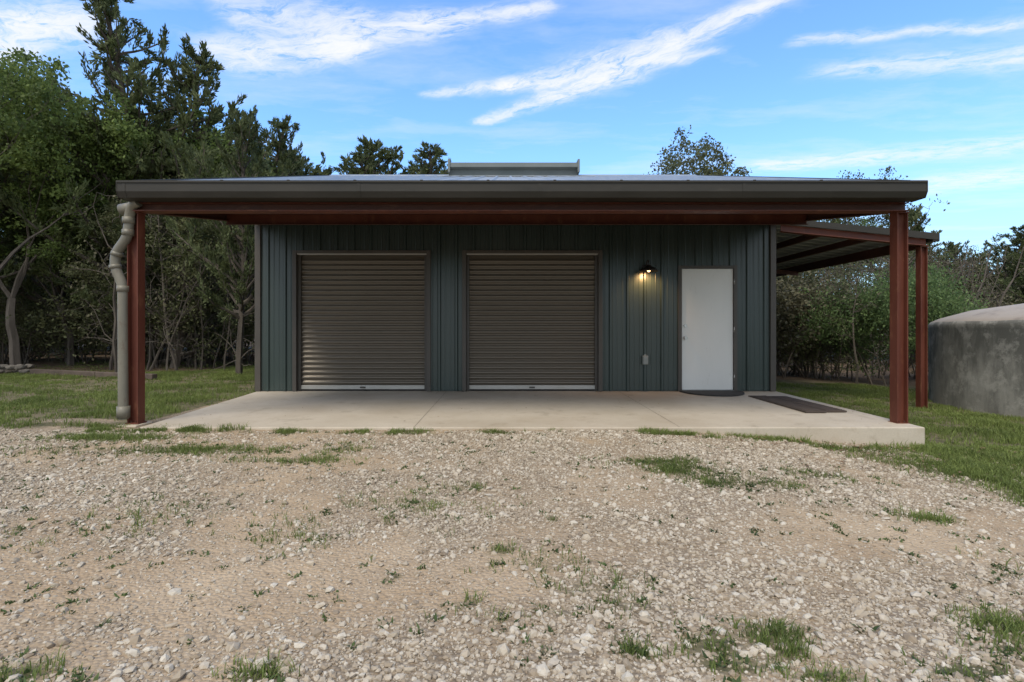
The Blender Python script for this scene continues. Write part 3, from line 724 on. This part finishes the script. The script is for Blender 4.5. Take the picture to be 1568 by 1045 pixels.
place('cedar_tree',CED[1],318,17.5,80,wid=.9,rot=2.)
place('cedar_tree',CED[1],366,13.4,165,wid=.65,rot=4.)
place('cedar_tree',CED[2],436,20.,208,wid=.9,rot=1.)
place('cedar_tree',CED[0],400,19.,170,wid=.8,rot=2.6)
place('oak_tree',OAK[0],25,14.5,75,wid=.95,rot=1.)
place('oak_tree',OAK[1],-60,12.5,30,wid=.9,rot=2.4)
place('cedar_tree',CED[2],110,18,140,wid=1.0,rot=3.)
place('cedar_tree',CED[0],-90,15,80,wid=1.1,rot=5.)
place('oak_tree',OAK[1],240,20,200,wid=1.1,rot=.4)
place('cedar_tree',CED[2],265,15.8,270,wid=1.1,rot=.9)
place('oak_tree',OAK[0],110,17,270,wid=1.1,rot=3.4)
place('oak_tree',SPA[0],300,16.5,290,wid=1.0,rot=5.4)
for (px,tp,k,wd,ro) in((488,240,2,1.2,2.),(525,236,0,1.1,1.3),(562,208,1,1.,5.),(605,234,2,1.2,.2),(645,234,0,1.1,.7),(682,258,1,1.,3.3),(460,225,0,1.,4.)):
    place('cedar_tree',CED[k],px,23+(px%3),tp,wid=wd,rot=ro)
place('oak_tree',SPA[0],985,25,218,wid=1.,rot=.2)
place('oak_tree',SPA[0],1062,27,250,wid=.8,rot=4.2)
place('oak_tree',SPA[0],1125,26,254,wid=.8,rot=2.2)
place('oak_tree',SPA[0],930,27,252,wid=.8,rot=3.2)
place('oak_tree',SPA[0],1285,25,250,wid=.8,rot=1.2)
place('cedar_tree',CED[1],1385,22,318,wid=.9,rot=3.2)
place('cedar_tree',CED[2],1465,24,366,wid=1.1,rot=.2)
place('cedar_tree',CED[0],1535,22,343,wid=1.1,rot=1.2)
place('cedar_tree',CED[1],1610,20,330,wid=1.2,rot=4.2)
place('green_shrub',SHR[0],1352,13.6,412,wid=.85,rot=.5)
place('green_shrub',SHR[0],1412,14.6,402,wid=.7,rot=2.5)
place('oak_tree',SPA[0],1262,15.5,370,wid=.7,rot=2.5)
rt=np.random.default_rng(17)
TL=empty('tree_line')
allc=CED+OAK+SPA
for k in range(44):
    px=-330+k*52+rt.uniform(-25,25); dp=rt.uniform(23,33)
    top=np.interp(px,[-300,0,200,420,480,700,1100,1350,1450,1568,1900],[150,205,215,262,285,290,290,335,400,390,340])+rt.uniform(0,40)
    place('tree',allc[rt.integers(0,len(allc))],px,dp,top,wid=rt.uniform(1.,1.4),rot=rt.uniform(0,6),parent=TL)
UN=empty('undergrowth')
for k in range(66):
    if k<38: px=rt.uniform(-150,400); dp=rt.uniform(17.5,25)
    else: px=rt.uniform(1130,1750); dp=rt.uniform(15.5,24)
    lst=[SHR[1],TW[2],SHR[1],TW[2],SHR[2]] 
    mm=lst[rt.integers(0,5)]
    place('bush',mm,px,dp,height=rt.uniform(1.6,3.8),wid=rt.uniform(.8,1.3),rot=rt.uniform(0,6),parent=UN)
for k in range(24):
    place('thicket',SHR[1+k%2],-200+k*26,rt.uniform(27,31),height=rt.uniform(4.2,5.6),wid=1.3,rot=rt.uniform(0,6),parent=UN)
for k in range(14):
    place('thicket',SHR[1+k%2],1150+k*45,rt.uniform(26,30),height=rt.uniform(3.6,4.6),wid=1.3,rot=rt.uniform(0,6),parent=UN)
for k in range(20):
    px=rt.uniform(-120,390) if k<11 else rt.uniform(1190,1420)
    place('sapling_stems',TW[k%2],px,rt.uniform(15,20),height=rt.uniform(3.6,5.6),wid=rt.uniform(.7,1.),rot=rt.uniform(0,6),parent=UN)

# ---------------------------------------------------------------- world
sun_az=Vector((-.35,-.75)).normalized(); el=rad(56)
sv=Vector((sun_az.x*math.cos(el),sun_az.y*math.cos(el),math.sin(el)))
w=bpy.data.worlds.new('World'); scene.world=w; w.use_nodes=True; t=NT(w.node_tree)
for nd in list(t.n): t.n.remove(nd)
sky=t.N('ShaderNodeTexSky'); sky.sky_type='NISHITA'; sky.sun_disc=False; sky.sun_elevation=el; sky.sun_rotation=math.atan2(sv.x,sv.y); sky.air_density=1.; sky.dust_density=.6; sky.ozone_density=1.5
tc=t.N('ShaderNodeTexCoord').outputs['Generated']
sx=t.N('ShaderNodeSeparateXYZ'); t.l.new(tc,sx.inputs[0])
zc=t.math('MAXIMUM',sx.outputs[2],.04)
u=t.math('DIVIDE',sx.outputs[0],zc); v=t.math('DIVIDE',sx.outputs[1],zc)
cb=t.N('ShaderNodeCombineXYZ'); t.l.new(u,cb.inputs[0]); t.l.new(v,cb.inputs[1]); P0=cb.outputs[0]
wn=t.noise(P0,1.6,5,.65,out='Color'); P1=t.vmath('ADD',P0,t.vmath('SCALE',t.vmath('SUBTRACT',wn,(.5,.5,.5)),scale=.24))
def uvp(px,py):
    c=(HZ-py)/F; return np.array([(px-CX)/F/c,1/c])
ST=[((640,146),(800,128),4,9,1.),((760,133),(950,100),8,20,1.7),((930,112),(1040,66),22,24,1.9),((1010,78),(1215,-4),19,11,1.9),
    ((722,188),(850,146),5,10,1.5),((830,152),(960,108),9,15,1.8),((930,98),(1115,84),9,6,1.1),
    ((320,95),(560,68),26,20,2.),((480,82),(700,34),18,22,1.8),((620,40),(860,8),18,12,1.6),((340,20),(600,40),26,18,1.3),
    ((-60,80),(150,20),36,26,2.),((-60,30),(170,60),24,16,1.),
    ((1210,66),(1400,48),5,7,1.1),((1380,50),(1600,30),7,9,.9),((1240,108),(1600,92),12,17,1.),((1140,258),(1350,240),7,10,1.1),((1300,246),(1620,215),10,12,1.),((1380,288),(1620,262),12,14,1.1)]
def fib(px0,py0,px1,py1,seed):
    d=uvp(px1,py1)-uvp(px0,py0); d/=np.linalg.norm(d); pn=(-d[1],d[0])
    cc=t.N('ShaderNodeCombineXYZ'); t.set(cc.inputs[0],t.math('MULTIPLY',t.vmath('DOT_PRODUCT',P1,(d[0],d[1],0),out=1),4.5)); t.set(cc.inputs[1],t.math('MULTIPLY',t.vmath('DOT_PRODUCT',P1,(pn[0],pn[1],0),out=1),10.)); cc.inputs[2].default_value=seed
    return t.mr(t.noise(cc.outputs[0],1.6,6,.72,.5),.36,.62,.06,1.)
FB=[fib(722,188,1215,-4,1),fib(320,95,700,34,2),fib(1210,66,1600,30,3)]
tot=None
for i,(a_,b_,w0,w1,sg) in enumerate(ST):
    Aa=uvp(*a_);Bb=uvp(*b_); d=Bb-Aa; L=np.linalg.norm(d); d/=L; pn=np.array([-d[1],d[0]])
    W0=abs(np.dot(uvp(a_[0],a_[1]+w0)-Aa,pn)); W1=abs(np.dot(uvp(b_[0],b_[1]+w1)-Bb,pn))
    q=t.vmath('SUBTRACT',P1,(Aa[0],Aa[1],0))
    tt=t.math('MULTIPLY',t.vmath('DOT_PRODUCT',q,(d[0],d[1],0),out=1),1/L)
    nn=t.vmath('DOT_PRODUCT',q,(pn[0],pn[1],0),out=1)
    ww=t.mr(tt,0,1,W0,W1)
    g_=t.math('DIVIDE',nn,ww); g_=t.math('EXPONENT',t.math('MULTIPLY',t.math('MULTIPLY',g_,g_),-1.))
    wi=t.math('MULTIPLY',t.mr(tt,-.08,.18,smooth=True),t.mr(tt,1.08,.82,smooth=True))
    k=t.math('MULTIPLY',t.math('MULTIPLY',t.math('MULTIPLY',g_,wi),FB[0 if i<7 else (1 if i<13 else 2)]),sg)
    tot=k if tot is None else t.math('ADD',tot,k)
tot=t.math('SUBTRACT',1.,t.math('EXPONENT',t.math('MULTIPLY',tot,-1.1)))
hz=t.noise(t.vmath('MULTIPLY',P1,(.6,1.6,1)),1.1,6,.62)
tot=t.math('ADD',tot,t.mr(hz,.48,.8,0,.5))
fill_clouds=t.math('MULTIPLY',t.mr(sx.outputs[1],.35,-.35,smooth=True),t.mr(hz,.3,.6,.6,.95))  # unseen cloud bank behind the camera, added as whiter frontal fill light
tot=t.math('ADD',tot,fill_clouds)
tot=t.math('MULTIPLY',tot,t.mr(sx.outputs[2],.02,.12),clamp=True)
skc=t.mix(1.,sky.outputs[0],(1.32,1.82,2.3),'MULTIPLY')
skc=t.mix(t.mr(sx.outputs[2],.0,.36,.62,.0,smooth=True),skc,(3.5,4.7,6.0))
col=t.mix(t.math('MULTIPLY',tot,.95),skc,(6.7,6.75,6.8))
bg=t.N('ShaderNodeBackground'); t.set(bg.inputs[0],col); bg.inputs[1].default_value=.15
wo=t.N('ShaderNodeOutputWorld'); t.l.new(bg.outputs[0],wo.inputs[0])
sd=bpy.data.lights.new('sun','SUN'); sd.energy=2.8; sd.angle=rad(28); sd.color=(1,.91,.76)
so=bpy.data.objects.new('sun',sd); so.rotation_euler=(-sv).to_track_quat('-Z','Y').to_euler(); link(so)
# ---------------------------------------------------------------- camera
cd=bpy.data.cameras.new('camera'); cd.sensor_width=36; cd.lens=F/1568*36; cd.shift_x=9/1568; cd.shift_y=-17.5/1568; cd.clip_end=2000; cd.clip_start=.05
co=bpy.data.objects.new('camera',cd); co.location=(0,0,CAMZ); co.rotation_euler=(rad(90),0,0); link(co); scene.camera=co
scene.view_settings.view_transform='Standard'; scene.view_settings.look='None'; scene.view_settings.exposure=0
